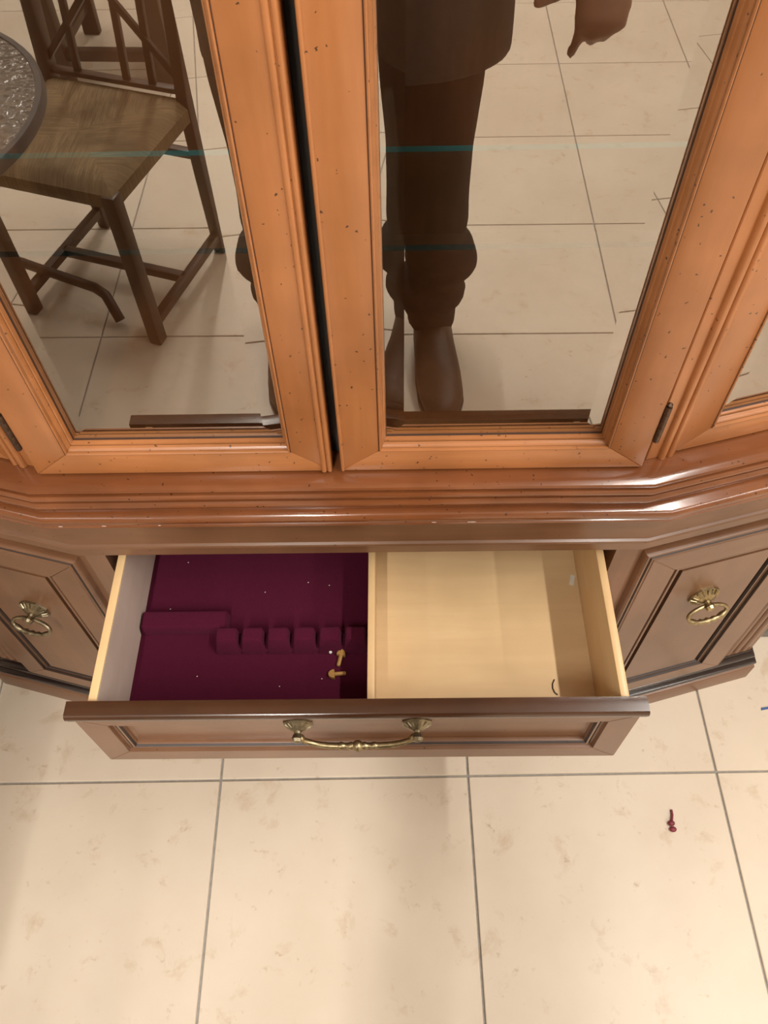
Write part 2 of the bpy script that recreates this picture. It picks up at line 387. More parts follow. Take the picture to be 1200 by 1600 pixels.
def ring_pull(fr, s0, z0, d0, door, mat):
    """octagonal rosette, post and an oval bail with a turned middle"""
    c = fr.P(s0, z0, d0)
    mb = MB(); n = 8
    rg = []
    for r, h in ((.0245, 0), (.0245, .003), (.020, .0055), (.012, .011), (.007, .013)):
        rg.append([c + fr.t*(r*math.cos(2*math.pi*(k+.5)/n)*1.0) + Vector((0, 0, r*.86*math.sin(2*math.pi*(k+.5)/n))) + fr.n*h for k in range(n)])
    mb.rings(rg)
    for k in range(16):
        a = 2*math.pi*k/16; p = c + fr.t*(.015*math.cos(a)) + Vector((0, 0, .013*math.sin(a))) + fr.n*.0085
        q = c + fr.t*(.0225*math.cos(a)) + Vector((0, 0, .0195*math.sin(a))) + fr.n*.0045
        mb.tube([p, q], .0013, 5)
    mb.lathe([(.0055, 0), (.005, .006), (.0065, .008), (.0075, .012), (.006, .016), (.001, .018)], c + fr.n*.010, fr.n, 10)
    B(mb, 'rosette', mat, door, smooth=True, angle=30)
    e = c + fr.n*.017 + Vector((0, 0, -.004)); tl = (Vector((0, 0, -.86)) + fr.n*.50)   # bail hangs, swung a little outward
    m2 = MB(); N = 36
    rg = []
    for k in range(N+1):
        a = 2*math.pi*k/N + math.pi/2
        u, w = .031*math.cos(a), .0135*(math.sin(a)-1)
        p = e + fr.t*u - tl*w
        tv = (fr.t*(-.031*math.sin(a)) - tl*(.0135*math.cos(a))).normalized(); bn = fr.t.cross(tl).normalized(); nn = tv.cross(bn)
        d = abs(k-N/2); r = .0031
        if d <= 8: r = (.0056, .0034, .0050, .0030, .0044, .0050, .0042, .0034, .0030)[int(d)]
        rg.append([p + bn*(r*math.cos(2*math.pi*j/8)) + nn*(r*math.sin(2*math.pi*j/8)) for j in range(8)])
    m2.rings(rg, cap=False)
    B(m2, 'ring_handle', mat, door, smooth=True, angle=50)

def panel_door(fr, s0, s1, z0, z1, name, side_w, top_w, bot_w, d, parent, vert='lo_v', horiz='lo_h'):
    """frame-and-panel door: mesh = raised centre panel; children = stiles, rails, mouldings"""
    inn = (s0+side_w, s1-side_w, z0+bot_w, z1-top_w)
    mb = MB(); m_ = .019
    mb.add([fr.P(inn[0]+m_, inn[2]+m_, d-.004), fr.P(inn[1]-m_, inn[2]+m_, d-.004), fr.P(inn[1]-m_, inn[3]-m_, d-.004), fr.P(inn[0]+m_, inn[3]-m_, d-.004),
            fr.P(inn[0]+m_, inn[2]+m_, d-.016), fr.P(inn[1]-m_, inn[2]+m_, d-.016), fr.P(inn[1]-m_, inn[3]-m_, d-.016), fr.P(inn[0]+m_, inn[3]-m_, d-.016)],
           [(0,1,2,3),(7,6,5,4),(0,4,5,1),(1,5,6,2),(2,6,7,3),(3,7,4,0)])
    door = B(mb, name, vert, parent)
    out = (s0, s1, z0, z1); lip = .010
    o2 = (s0+lip, s1-lip, z0+lip, z1-lip)
    for k in range(4):
        B(member(fr, o2, inn, k, d-.018, d), 'rail' if k % 2 == 0 else 'stile', horiz if k % 2 == 0 else vert, door, bevel=.0008, seg=1)
    m2 = MB(); rect_ring(m2, fr, s0, s1, z0, z1, [(0, d-.018), (0, d-.008), (.001, d-.005), (.003, d-.003), (.005, d-.0028), (.0055, d-.0045), (.0075, d-.0015), (.0095, d-.0008), (lip, d-.004)], dark=(5, 7))
    B(m2, 'edge_moulding', [horiz, 'glaze_lo'], door, smooth=True, angle=35)
    m3 = MB(); rect_ring(m3, fr, *inn, [(0, d-.0005), (.001, d-.005), (.004, d-.005), (.0055, d-.007), (.0075, d-.0035), (.0105, d-.003), (.0125, d-.007), (.013, d-.013), (m_, d-.014)], dark=(0, 2, 5, 6, 7))
    B(m3, 'panel_moulding', [horiz, 'glaze_lo'], door, smooth=True, angle=35)
    return door
for fr, sd, mt in ((FR, 1, 'brass'), (FL, -1, 'brass_dark')):
    s0, s1 = (.011, .294)
    dr = panel_door(fr, s0, s1, .086, .600, 'cupboard_door', .053, .054, .046, .014, base)
    ring_pull(fr, .146, .430 if sd > 0 else .410, .010, dr, mt)
for s0, s1 in ((-.325, -.002), (.002, .325)):
    panel_door(FC, s0, s1, .094, .408, 'cupboard_door', .05, .05, .05, .014, base)

# frieze, bead, rail and top
mb = MB(); slab(mb, BP, [(.010, .6215), (.010, .639), (.0085, .640), (.0125, .6412), (.0145, .6435), (.0135, .6462), (.0105, .648), (.010, .649), (.0098, .70), (.012, .714)])
B(mb, 'frieze', 'lo_h', smooth=True, angle=30)
mb = MB(); slab(mb, BP, [(.010, .7128), (.0265, .7132), (.030, .7145), (.0315, .7172), (.0308, .7200), (.0295, .7208), (.0295, .7222), (.0318, .7245), (.0325, .7275), (.0315, .7310), (.0285, .7342), (.0270, .7350)])
B(mb, 'top', 'ledge', smooth=True, angle=30)

for cx_, w_ in ((.152, .0045), (.148, .002), (.108, .003), (-.320, .0028), (-.270, .003), (-.206, .0018)):
    B(MB().ball((cx_, BY-.0318, .7215), w_, .0005, .0007, 8, 5), 'chip', 'chip', smooth=True)
# ------------------------------------------------------------------ the open drawer
DX0, DX1, DZ0, DZ1, DY = -.312, .344, .440, .605, -.224
FD = Face(0, DY, 0)
pz = (DX0+.034, DX1-.034, DZ0+.032, DZ1-.038)
mb = MB(); pm = .0165
mb.box(pz[0]+pm-.001, pz[1]-pm+.001, DY+.0118, DY+.016, pz[2]+pm-.001, pz[3]-pm+.001)
drawer = B(mb, 'drawer', 'lo_h')
for k in range(4):
    B(member(FD, (DX0, DX1, DZ0, DZ1-.017), pz, k, -.016, 0), 'rail' if k % 2 == 0 else 'stile', 'lo_h' if k % 2 == 0 else 'lo_v', drawer, bevel=.0008, seg=1)
m3 = MB(); rect_ring(m3, FD, *pz, [(0, -.0005), (.001, -.005), (.004, -.005), (.005, -.007), (.007, -.003), (.0095, -.003), (.0115, -.006), (.012, -.011), (pm, -.012)], dark=(2, 5))
B(m3, 'panel_moulding', ['lo_h', 'glaze_lo'], drawer, smooth=True, angle=35)
mb = MB(); prof = [(-.016, .586), (0, .585), (.0002, .5872), (.0022, .588), (.0024, .5905), (.0008, .5918), (.0035, .5935), (.0048, .5965), (.0046, .6005), (.0028, .6038), (.0005, .605), (-.016, .605)]
mb.rings([[(x, DY-d, z) for d, z in prof] for x in (DX0-.0055, DX1+.0055)])
B(mb, 'top_lip', 'lip', drawer, smooth=True, angle=40)
SX0, SX1, SZ0, SZ1, SY0, SY1, SB = -.295, .331, .468, .600, -.208, .17, .486
sl = B(MB().box(SX0, SX0+.0105, SY0, SY1, SZ0, SZ1-.003), 'drawer_side', 'maple_sheen', drawer)
B(MB().box(SX0, SX0+.0105, SY0, SY1, SZ1-.003, SZ1), 'side_edge', 'maple_y', drawer, bevel=.0012)
B(MB().box(SX1-.0105, SX1, SY0, SY1, SZ0, SZ1), 'drawer_side', 'maple_y', drawer, bevel=.002)
B(MB().box(SX0+.0105, SX1-.0105, SY1-.012, SY1, SZ0, SZ1-.01), 'drawer_back', 'maple_h', drawer, bevel=.0015)
B(MB().box(SX0+.004, SX1-.004, SY0, SY1-.003, SB-.008, SB), 'drawer_bottom', 'maple_h', drawer)
B(MB().box(.0275, .0365, SY0, SY1-.012, SB, .562), 'divider', 'maple_y', drawer, bevel=.001)
B(MB().box(SX0+.0106, .0275, SY0, SY1-.012, SB, SB+.003), 'felt_lining', 'felt', drawer)
FZ = SB+.003
def felt_block(x0, x1, y0, y1, h, tx=.004, ty0=.006, ty1=.002):
    mb = MB(); mb.add([(x0, y0, FZ), (x1, y0, FZ), (x1, y1, FZ), (x0, y1, FZ), (x0+tx, y0+ty0, FZ+h), (x1-tx, y0+ty0, FZ+h), (x1-tx, y1-ty1, FZ+h), (x0+tx, y1-ty1, FZ+h)],
                      [(3,2,1,0),(4,5,6,7),(0,1,5,4),(1,2,6,5),(2,3,7,6),(3,0,4,7)])
    return B(mb, 'felt_block', 'felt', drawer, bevel=.0025, seg=3)
felt_block(SX0+.0106, -.164, -.070, -.041, .0185, .003, .003, .0015)
for i in range(6):
    x = -.178 + i*.0343
    felt_block(x, x+.0325, -.100, -.071, .028, .0035, .009, .002)
B(MB().box(-.178, .0265, -.097, -.072, FZ, FZ+.007), 'block_rail', 'felt', drawer, bevel=.002)
# bail handle
for px in (-.0525, .0865):
    mb = MB(); c = Vector((px, DY, .572)); n = 8; rg = []
    for r, h in ((.0165, -.012), (.0165, .002), (.0135, .004), (.008, .009), (.0045, .011)):
        rg.append([c + Vector((r*1.12*math.cos(2*math.pi*(k+.5)/n), -h, r*.92*math.sin(2*math.pi*(k+.5)/n))) for k in range(n)])
    mb.rings(rg)
    for k in range(16):
        a = 2*math.pi*k/16
        mb.tube([c+Vector((.009*math.cos(a), -.0075, .0075*math.sin(a))), c+Vector((.0155*math.cos(a), -.0035, .0125*math.sin(a)))], .001, 5)
    mb.lathe([(.005, 0), (.0042, .005), (.0058, .0075), (.0070, .011), (.0056, .0145), (.001, .016)], c+Vector((0, -.008, 0)), (0, -1, -.1), 10)
    B(mb, 'rosette', 'brass_dark', drawer, smooth=True, angle=30)
mb = MB(); N = 48; rg = []
for k in range(N+1):
    t = -1+2*k/N; x = .017 + t*.0655; a = abs(t)
    drop = .013*(1-a**6); out = .018+.005*(1-a**3)
    r = .0036 + .0008*(1-a)
    d = abs(k-N/2)
    if d < 8: r = (.0072, .0066, .0046, .0052, .0040, .0034, .0042, .0052)[int(d)]
    if a > .93: r = .0042
    p = Vector((x, DY-out, .570-drop)); rg.append([p + Vector((0, r*math.cos(2*math.pi*j/10), r*math.sin(2*math.pi*j/10))) for j in range(10)])
mb.rings(rg)
for sx in (-.0485, .0825): mb.ball((sx, DY-.018, .570), .0052, n=10, m=6)
B(mb, 'bail_handle', 'brass', drawer, smooth=True, angle=45)

# ------------------------------------------------------------------ upper display hutch
UX, UH, UL, UY, UBACK, UTOP = .004, .338, .36, .004, .40, 2.02
UP = plan(UX, UH, UY, UL, UBACK)
hut = thing('display_hutch', 'honey cherry glass-fronted china hutch with canted sides on the sideboard', 'china cabinet', (UX, .2, .735))
GC = Face(UX, UY, 0); GR = Face(UX+UH, UY, A15); GL = Face(UX-UH, UY, A15, True)
def U(mb, name, mat, parent=hut, **kw): return under(mb.build(name, mat, **kw), parent)
mb = MB(); slab(mb, UP, [(.037, .7352), (.0375, .7405), (.0395, .7425)] + [(.0385+.0032*math.sin(math.pi*i/6), .7425+.0115*i/6) for i in range(7)] +
     [(.0355, .7545), (.0355, .7562), (.0390, .758)] + [(.0390+.0024*math.sin(math.pi*i/6), .758+.0090*i/6) for i in range(7)] +
     [(.0350, .7675), (.0350, .7692), (.0380, .7705), (.0388, .7730), (.0375, .7757), (.0340, .7775), (.0290, .7783), (.0245, .7785)])
U(mb, 'base_moulding', 'ledge', smooth=True, angle=28)
U(slab(MB(), offset_path(UP, -.012), [(0, .7783), (0, .786)]), 'cabinet_floor', 'inside')
U(slab(MB(), UP, [(.0, 1.96), (.012, 1.97), (.012, 1.985), (.04, 2.01), (.045, UTOP)]), 'cornice', 'ledge', smooth=True, angle=30)
U(MB().box(UP[0][0]+.015, UP[-1][0]-.015, UBACK-.012, UBACK, .786, 1.96), 'back_panel', 'inside')
for fr, sd in ((GR, 1), (GL, -1)):
    x = fr.P(UL, 0, 0)
    U(MB().box(min(x.x, x.x-sd*.018), max(x.x, x.x-sd*.018), x.y, UBACK, .7785, 1.96), 'side_panel', 'up_v')
    # corner post: flat strip, then a run of reeds
    xs = (UX+UH-.004, UX+UH) if sd > 0 else (UX-UH, UX-UH+.004)
    U(MB().fbox(fr, -.002, .034, -.02, .006, .7785, 1.96), 'corner_post', 'up_v', bevel=.001, seg=1)
    for q, r in ((.0165, .0048), (.0262, .0040)):
        m2 = MB(); m2.rings([[fr.P(q+r*math.cos(math.pi*k/6), z, .006+r*1.1*math.sin(math.pi*k/6)) for k in range(7)] for z in (.779, 1.955)], closed=False, cap=False)
        U(m2, 'reed', 'up_v', smooth=True, angle=60)
def glazed(fr, s0, s1, z0, z1, sw, bw, name, d, parent, mold=.0075, md=.014, hinge=None):
    """glazed frame: mesh = glazing moulding; children = stiles, rails, bevelled pane"""
    inn = (s0+sw, s1-sw, z0+bw, z1-sw)
    mb = MB(); rect_ring(mb, fr, *inn, [(-.0006, d-.004), (-.0006, d+.0002), (.0002, d+.0002), (.0004, d+.0010), (.0014, d+.0016), (.0024, d+.0008), (.0028, d-.0016), (.0020, d-.0026), (.0034, d-.0036), (.0048, d-.0058), (.0056, d-.0078), (.0050, d-.0088), (.0066, d-.0096), (mold, d-.0120), (mold+.0003, d-md+.0002), (mold+.0008, d-md-.002), (mold+.0008, d-md-.010), (-.0006, d-md-.010)], closed=True, dark=(1, 6, 10, 14))
    door = U(mb, name, ['up_h', 'glaze'], parent, smooth=True, angle=40)
    for k in range(4):
        U(member(fr, (s0, s1, z0, z1), inn, k, d-.024, d), 'rail' if k % 2 == 0 else 'stile', 'up_h' if k % 2 == 0 else 'up_v', door, bevel=.0015, seg=2)
    g0, g1, h0, h1 = inn[0]+mold, inn[1]-mold, inn[2]+mold, inn[3]-mold
    b = .0190; gd = d-md; dr = b*math.tan(math.radians(4.6))
    f = lambda i, dd: [fr.P(g0+i, h0+i, dd), fr.P(g1-i, h0+i, dd), fr.P(g1-i, h1-i, dd), fr.P(g0+i, h1-i, dd)]
    mb = MB(); mb.add(f(b, gd), [(0, 1, 2, 3)], 0); mb.rings([f(b, gd), f(0, gd-dr)], cap=False, mi=0)
    mb.rings([f(0, gd-dr), f(0, gd-.006)], cap=False, mi=1); mb.add(f(0, gd-.006), [(3, 2, 1, 0)], 1)
    U(mb, 'glass_pane', ['glass', 'glass_back'], door)
    return door
DZB, DZT = .7815, 1.95
DF = .018   # door face: 18 mm proud of the carcass plane, so the glass sits at world Y = 0
dR = glazed(GC, .0030-UX+.002, .335-UX, DZB, DZT, .0425, .034, 'glass_door', DF, hut)
dL = glazed(GC, -.331-UX, -.0048-UX, DZB, DZT, .0425, .034, 'glass_door', DF, hut)
# astragal beads on the meeting edge of the left door
for q, r in ((-.0075, .0024), (-.0135, .0030)):
    m2 = MB(); m2.rings([[GC.P(q-UX+r*math.cos(math.pi*k/6), z, DF+r*.9*math.sin(math.pi*k/6)) for k in range(7)] for z in (DZB+.001, DZT-.001)], closed=False, cap=False)
    U(m2, 'edge_bead', 'up_v', dL, smooth=True, angle=60)
m2 = MB(); m2.rings([[GC.P(.0072-UX+.0018*math.cos(math.pi*k/6), z, DF+.0016*math.sin(math.pi*k/6)) for k in range(7)] for z in (DZB+.001, DZT-.001)], closed=False, cap=False)
U(m2, 'edge_bead', 'up_v', dR, smooth=True, angle=60)
U(MB().box(-.014, .012, .014, .024, DZB, DZT), 'gap_shade_strip', 'black')  # strip added behind the doors, black to stand for the shade in the gap
for dr, hx in ((dR, .3385), (dL, -.3345)):
    for z0 in (.826, 1.80):
        mb = MB()
        for i in range(5): mb.lathe([(.0001, 0), (.0034, 0), (.0036, .0006), (.0036, .0100), (.0034, .0106), (.0001, .0106)], (hx, -.0135, z0+i*.0108), (0, 0, 1), 10)
        mb.lathe([(.0001, 0), (.0025, .001), (.003, .003), (.0001, .006)], (hx, -.0135, z0+.054), (0, 0, 1), 10)
        U(mb, 'hinge', 'hinge', dr, smooth=True, angle=40)
for fr in (GR, GL): glazed(fr, .0325, .355, .7815, 1.95, .0345, .030, 'side_light', .006, hut, md=.012)
# glass shelves
for z in (.985, 1.42):
    q = [(-.60, .245), (-.54, .107), (.55, .107), (.61, .245), (.62, .275), (-.61, .275)]
    mb = MB(); lo = [(x, y, z-.0065) for x, y in q]; hi = [(x, y, z) for x, y in q]
    mb.add(hi, [(0, 1, 2, 3, 4, 5)], 0); mb.add(lo, [(5, 4, 3, 2, 1, 0)], 0)
    for i in range(6):
        j = (i+1) % 6; mb.add([lo[i], lo[j], hi[j], hi[i]], [(0, 1, 2, 3)], 2 if i == 1 else 1)
    o = U(mb, 'glass_shelf', ['shelf', 'shelf_edge', 'shelf_front'])
    for x, y in ((-.5, .2), (.5, .2)):
        pass

# ------------------------------------------------------------------ small bits in and under the drawer
def peg(x, y, rz, label):
    t = thing('shelf_peg', label, 'shelf peg', (x, y, FZ), rz, 'shelf pegs loose in the drawer')
    n = 8; pr = [(.0062*math.cos(math.pi*k/n), .0085*math.sin(math.pi*k/n)) for k in range(n+1)]
    mb = MB(); mb.rings([[(px_, py_, z) for px_, py_ in pr] for z in (.0, .007)]); mb.build('bracket', 'peg', t, bevel=.0006, seg=1)
    MB().lathe([(.0001, 0), (.0028, 0), (.0028, .014), (.0022, .016), (.0001, .016)], (0, .001, .0038), (0, -1, 0), 10).build('pin', 'peg', t, smooth=True)
peg(-.0105, -.104, math.radians(-12), 'tan plastic shelf peg lying upright nearer the felt blocks')
peg(-.018, -.130, math.radians(95), 'tan plastic shelf peg lying sideways nearer the drawer front')
def scrap(name, pts, z, h, mat, label, cat):
    mb = MB(); mb.rings([[(x, y, z) for x, y in pts], [(x, y, z+h) for x, y in pts]]); return tag(mb.build(name, mat), label, cat)
o = MB().ball((0, 0, 0), .0026, .0026, .0032, 8, 6).build('crumb', 'white', smooth=True); o.location = (-.0245, -.098, FZ+.003); tag(o, 'white crumb on the burgundy felt beside the pegs', 'crumb')
scrap('paper_scrap', [(.308, .004), (.314, .002), (.318, .018), (.312, .020)], SB, .0006, 'white', 'small white paper scrap by the right side of the drawer', 'paper')
mb = MB()
for lx, ly in ((-.235, .045), (-.120, -.005), (-.060, .010), (-.030, .005), (-.090, -.145), (-.200, -.130), (-.035, -.135), (-.250, -.030)):
    mb.ball((lx, ly, FZ+.0005), .0009, .0007, .0006, 6, 4)
o = tag(mb.build('lint', 'white'), 'tiny pale lint specks scattered over the burgundy felt lining', 'lint'); o['kind'] = 'stuff'
o = MB().tube([(.270, -.138, SB+.001), (.267, -.144, SB+.001), (.2665, -.150, SB+.001), (.2685, -.156, SB+.001), (.272, -.159, SB+.001)], .0008, 6).build('hair', 'hair', smooth=True); tag(o, 'dark curled hair on the pale drawer bottom near its front', 'hair')
mb = MB(); mb.ball((.541, -.206, .004), .0065, .005, .004, 10, 6); mb.ball((.542, -.216, .0035), .0065, .005, .0035, 10, 6); mb.tube([(.542, -.203, .004), (.5455, -.192, .003), (.546, -.183, .002)], .0022, 6)
tag(mb.build('crimson_scrap', 'red', smooth=True), 'small crimson plastic scrap with a thin tail on the floor tile', 'scrap')
scrap('blue_scrap', [(.752, -.002), (.768, .001), (.767, .005), (.753, .003)], 0, .0015, 'blue', 'tiny blue scrap on the floor at the right edge', 'scrap')
# neighbours cut by the frame
nb = thing('side_table', 'dark brown wooden table leg at the left edge beside the sideboard', 'table', (-.95, .2, 0))
def N_(mb, name, mat): return under(mb.build(name, mat, bevel=.003), nb)
for x, y in ((-.732, -.008), (-.732, .40), (-1.15, .0), (-1.15, .40)):
    N_(MB().add([(x-.018,y-.018,0),(x+.018,y-.018,0),(x+.018,y+.018,0),(x-.018,y+.018,0),(x-.024,y-.024,.5),(x+.024,y-.024,.5),(x+.024,y+.024,.5),(x-.024,y+.024,.5)],[(3,2,1,0),(4,5,6,7),(0,1,5,4),(1,2,6,5),(2,3,7,6),(3,0,4,7)]), 'leg', 'plinth')
N_(MB().box(-1.18, -.708, -.035, .43, .5, .53), 'tabletop', 'plinth')
st = thing('stone_pedestal', 'grey mottled stone pedestal behind the right end of the sideboard', 'pedestal', (.90, .26, 0))
def S_(mb, name): return under(mb.build(name, 'grey', bevel=.006), st)
S_(MB().box(.775, 1.03, .148, .39, 0, .05), 'foot'); S_(MB().box(.795, 1.01, .168, .37, .05, .40), 'shaft'); S_(MB().box(.78, 1.025, .153, .385, .40, .44), 'cap')

# ------------------------------------------------------------------ rush chair, second chair, round table
def bar(mb, a, b, w, h=None):
    a, b = Vector(a), Vector(b); t = (b-a).normalized(); sd = Vector((1, 0, 0)) if abs(t.x) < .8 else Vector((0, 1, 0))
    sd = (sd - t*sd.dot(t)).normalized(); up = t.cross(sd); h = h or w
    rg = [[p + sd*(sx*w/2) + up*(sy*h/2) for sx, sy in ((-1,-1),(1,-1),(1,1),(-1,1))] for p in (a, b)]
    return mb.rings(rg)
ch = thing('rush_chair', 'dark wooden chair with crossed back slats and woven rush seat', 'chair', (-.663, -1.249, 0), math.radians(18.9))
h = .187; SH = .445
for x, y in ((-h, h), (h, h)): bar(MB(), (x, y, 0), (x, y, SH-.012), .036).build('leg', 'chair', ch, bevel=.006)
for x in (-h, h):
    mb = MB(); mb.rings([[(x+sx*.016, y+sy*.019, z) for sx, sy in ((-1,-1),(1,-1),(1,1),(-1,1))] for y, z in ((-h-.012, 0), (-h, .25), (-h+.004, .45), (-h-.035, .74), (-h-.085, 1.0))])
    mb.build('back_post', 'chair', ch, bevel=.005)
    bar(MB(), (x, h, .057), (x, -h-.008, .057), .024).build('side_stretcher', 'chair', ch, bevel=.003)
bar(MB(), (-h, .0, .057), (h, .0, .057), .024).build('cross_stretcher', 'chair', ch, bevel=.003)
bar(MB(), (-h, -h, .30), (h, -h, .30), .022).build('rear_stretcher', 'chair', ch, bevel=.003)
# rush seat in four woven wedges over a slim frame
for k, mt in enumerate(('rush', 'rush_x', 'rush', 'rush_x')):
    e = h+.012; c4 = [(-e, -e), (e, -e), (e, e), (-e, e)]; a, b = c4[k], c4[(k+1) % 4]
    mb = MB(); n = 10; rows = []
    for i in range(n+1):
        t = i/n; zt = SH + .010*math.sin(min(1, t*3.0)*math.pi/2) - .014*t - .012*(1 if t == 0 else 0)
        rows.append([(a[0]*(1-t), a[1]*(1-t), zt), (b[0]*(1-t), b[1]*(1-t), zt)])
    tp_ = [p for r in rows for p in r]
    mb.add(tp_, [(2*i, 2*i+1, 2*i+3, 2*i+2) for i in range(n)])
    mb.add([(*a, SH-.012), (*b, SH-.012), (*b, SH-.044), (*a, SH-.044), (0, 0, SH-.044)], [(0, 3, 2, 1), (3, 4, 2)])
    w = mb.build('rush_wedge', mt, ch, smooth=True, angle=50)
def bk(z): return -h+.004-(z-.45)*.13 if z < .74 else -h-.035-(z-.74)*.19
def backbar(x0, z0, x1, z1, w, name, dp=.012): bar(MB(), (x0, bk(z0), z0), (x1, bk(z1), z1), w, dp).build(name, 'chair', ch, bevel=.002)
backbar(-h, .465, h, .465, .022, 'back_rail'); backbar(-h, .97, h, .97, .05, 'top_rail', .02)
backbar(-h, .48, .02, .70, .016, 'diagonal_slat'); backbar(h, .48, -.02, .70, .016, 'diagonal_slat')
backbar(-h, .94, -.02, .70, .016, 'diagonal_slat'); backbar(h, .94, .02, .70, .016, 'diagonal_slat')
for x in (-.10, .035, .105): backbar(x, .465, x, .96, .018, 'spindle')
ch2 = thing('dining_chair', 'second dark wooden chair with thick square legs behind the rush chair', 'chair', (-.875, -2.46, 0), math.radians(3))
for x in (-.18, .18):
    bar(MB(), (x, .18, 0), (x, .17, .44), .065, .05).build('leg', 'chair', ch2, bevel=.004)
    bar(MB(), (x, -.18, 0), (x, -.24, 1.0), .06, .035).build('back_post', 'chair', ch2, bevel=.004)
    bar(MB(), (x, .18, .10), (x, -.18, .10), .03).build('side_stretcher', 'chair', ch2, bevel=.003)
bar(MB(), (-.18, .175, .10), (.18, .175, .10), .035).build('front_stretcher', 'chair', ch2, bevel=.003)
MB().box(-.21, .21, -.20, .21, .435, .475).build('seat', 'rush', ch2, bevel=.012)
bar(MB(), (-.18, -.238, .97), (.18, -.238, .97), .06, .03).build('top_rail', 'chair', ch2, bevel=.004)
bar(MB(), (-.18, -.218, .70), (.18, -.218, .70), .05, .02).build('mid_rail', 'chair', ch2, bevel=.004)

tx, ty, tz, tr = -.905, -.79, .74, .367
tb = thing('round_table', 'round table with hammered glass top in a grey metal rim', 'table', (tx, ty, 0))
MB().lathe([(.0001, tz-.008), (tr-.013, tz-.008), (tr-.013, tz-.001), (.0001, tz-.001)], (0, 0, 0), (0, 0, 1), 64).build('glass_top', 'hammered', tb)
mb = MB(); N = 64
mb.rings([[(r*math.cos(2*math.pi*k/N), r*math.sin(2*math.pi*k/N), z) for r, z in ((tr-.015, tz-.022), (tr-.003, tz-.022), (tr, tz-.019), (tr, tz-.003), (tr-.003, tz+.001), (tr-.013, tz+.001), (tr-.015, tz-.002))] for k in range(N+1)], cap=False)
mb.build('rim', 'rim', tb, smooth=True, angle=40)
for sy in (-1, 1):
    # the near frame runs towards (-.99,-1.24) with feet that bend to the floor
    P0 = Vector((-.992+.10-tx, -1.239+.03-ty, .085)); P1 = Vector((-.708-tx, -1.120-ty, .085)); F1 = Vector((-.655-tx, -1.075-ty, .013))
    d = (P1-P0).normalized()
    pts = [P0 - d*.38 - Vector((0, 0, .072)), P0 - d*.35 - Vector((0, 0, .02)), P0 - d*.30, P0, P1 - d*.05, P1, P1 + d*.028 - Vector((0, 0, .014)), F1]
    if sy > 0: pts = [Vector((-p.x-.36, -p.y, p.z)) for p in pts]
    MB().tube(pts, .0135, 10).build('foot_bar', 'tube', tb, smooth=True, angle=60)
    m_ = pts[3]*.5 + pts[4]*.5 if False else (pts[2]+pts[4])/2
    MB().tube([(m_.x, m_.y, .085), (m_.x*.8, m_.y*.8, .40), (m_.x*.7, m_.y*.7, tz-.022)], .0135, 10).build('leg', 'tube', tb, smooth=True, angle=60)
a_ = Vector((0, 0, tz-.035))
MB().tube([(-tr+.03, 0, tz-.035), (tr-.03, 0, tz-.035)], .010, 8).tube([(0, -tr+.03, tz-.035), (0, tr-.03, tz-.035)], .010, 8).build('cross_brace', 'tube', tb, smooth=True, angle=60)

# ------------------------------------------------------------------ the photographer, seen in the door glass
per = thing('person', 'person standing in dark long jacket and trousers, right hand pointing down', 'person', (.07, -.97, 0))
def remeshed(mb, name, mat, voxel, sm=6):
    tmp = mb.build(name+'_tmp', mat)
    r = tmp.modifiers.new('r', 'REMESH'); r.mode = 'VOXEL'; r.voxel_size = voxel
    s = tmp.modifiers.new('s', 'SMOOTH'); s.iterations = sm; s.factor = .5
    dg = bpy.context.evaluated_depsgraph_get(); me = bpy.data.meshes.new_from_object(tmp.evaluated_get(dg)); me.name = name
    bpy.data.objects.remove(tmp)
    for p in me.polygons: p.use_smooth = True
    me.materials.clear(); me.materials.append(M[mat])
    o = bpy.data.objects.new(name, me); COL.objects.link(o); return o
RF, LF = (.165, -1.0), (-.042, -1.02)
body = MB()
for (fx, fy) in (RF, LF):
    sg = 1 if fx > .06 else -1
    body.loft([(fx, fy, .05, .040), (fx, fy, .12, .040), (fx, fy+.01, .30, .055), (fx, fy+.03, .42, .052), (fx-.004*sg, fy+.035, .50, .058), (fx-.01*sg, fy+.02, .70, .075), (fx-.02*sg, fy+.01, .90, .085), (fx-.03*sg, fy+.01, .98, .08)])
    body.loft([(fx, fy-.04, .04, .034, .03), (fx, fy+.05, .045, .038, .035), (fx, fy+.16, .035, .042, .022), (fx, fy+.22, .03, .03, .015)])
body.loft([(.068, -.99, .86, .14, .09), (.068, -.99, .96, .165, .105), (.068, -.985, 1.08, .145, .10), (.068, -.985, 1.22, .155, .11), (.068, -.985, 1.36, .17, .11), (.068, -.985, 1.44, .14, .08), (.068, -.98, 1.48, .06, .06)])
body.loft([(.068, -.98, 1.44, .055), (.068, -.965, 1.52, .052), (.068, -.95, 1.58, .054)])
HC = Vector((.066, -.930, 1.665))   # head bowed a little towards the drawer
body.loft([(.067, -.955, 1.565, .045, .05), (.067, -.935, 1.590, .058, .070), (.066, -.935, 1.63, .070, .088), (.066, -.938, 1.68, .075, .095), (.066, -.945, 1.73, .070, .088), (.066, -.95, 1.765, .045, .055), (.066, -.95, 1.777, .012, .015)], n=16)
body.loft([(.066, -.858, 1.660, .008, .006), (.066, -.842, 1.640, .011, .009), (.066, -.835, 1.622, .013, .010), (.066, -.846, 1.615, .012, .008)])          # nose
body.ball((.066, -.852, 1.592, ), .022, .010, .006, 10, 6); body.ball((.066, -.854, 1.583), .020, .010, .006, 10, 6)                             # lips
body.ball((.066, -.868, 1.565), .022, .018, .014, 10, 6)
for sx in (-1, 1): body.ball((.066+sx*.074, -.945, 1.645), .010, .020, .030, 10, 6)                                            # ears
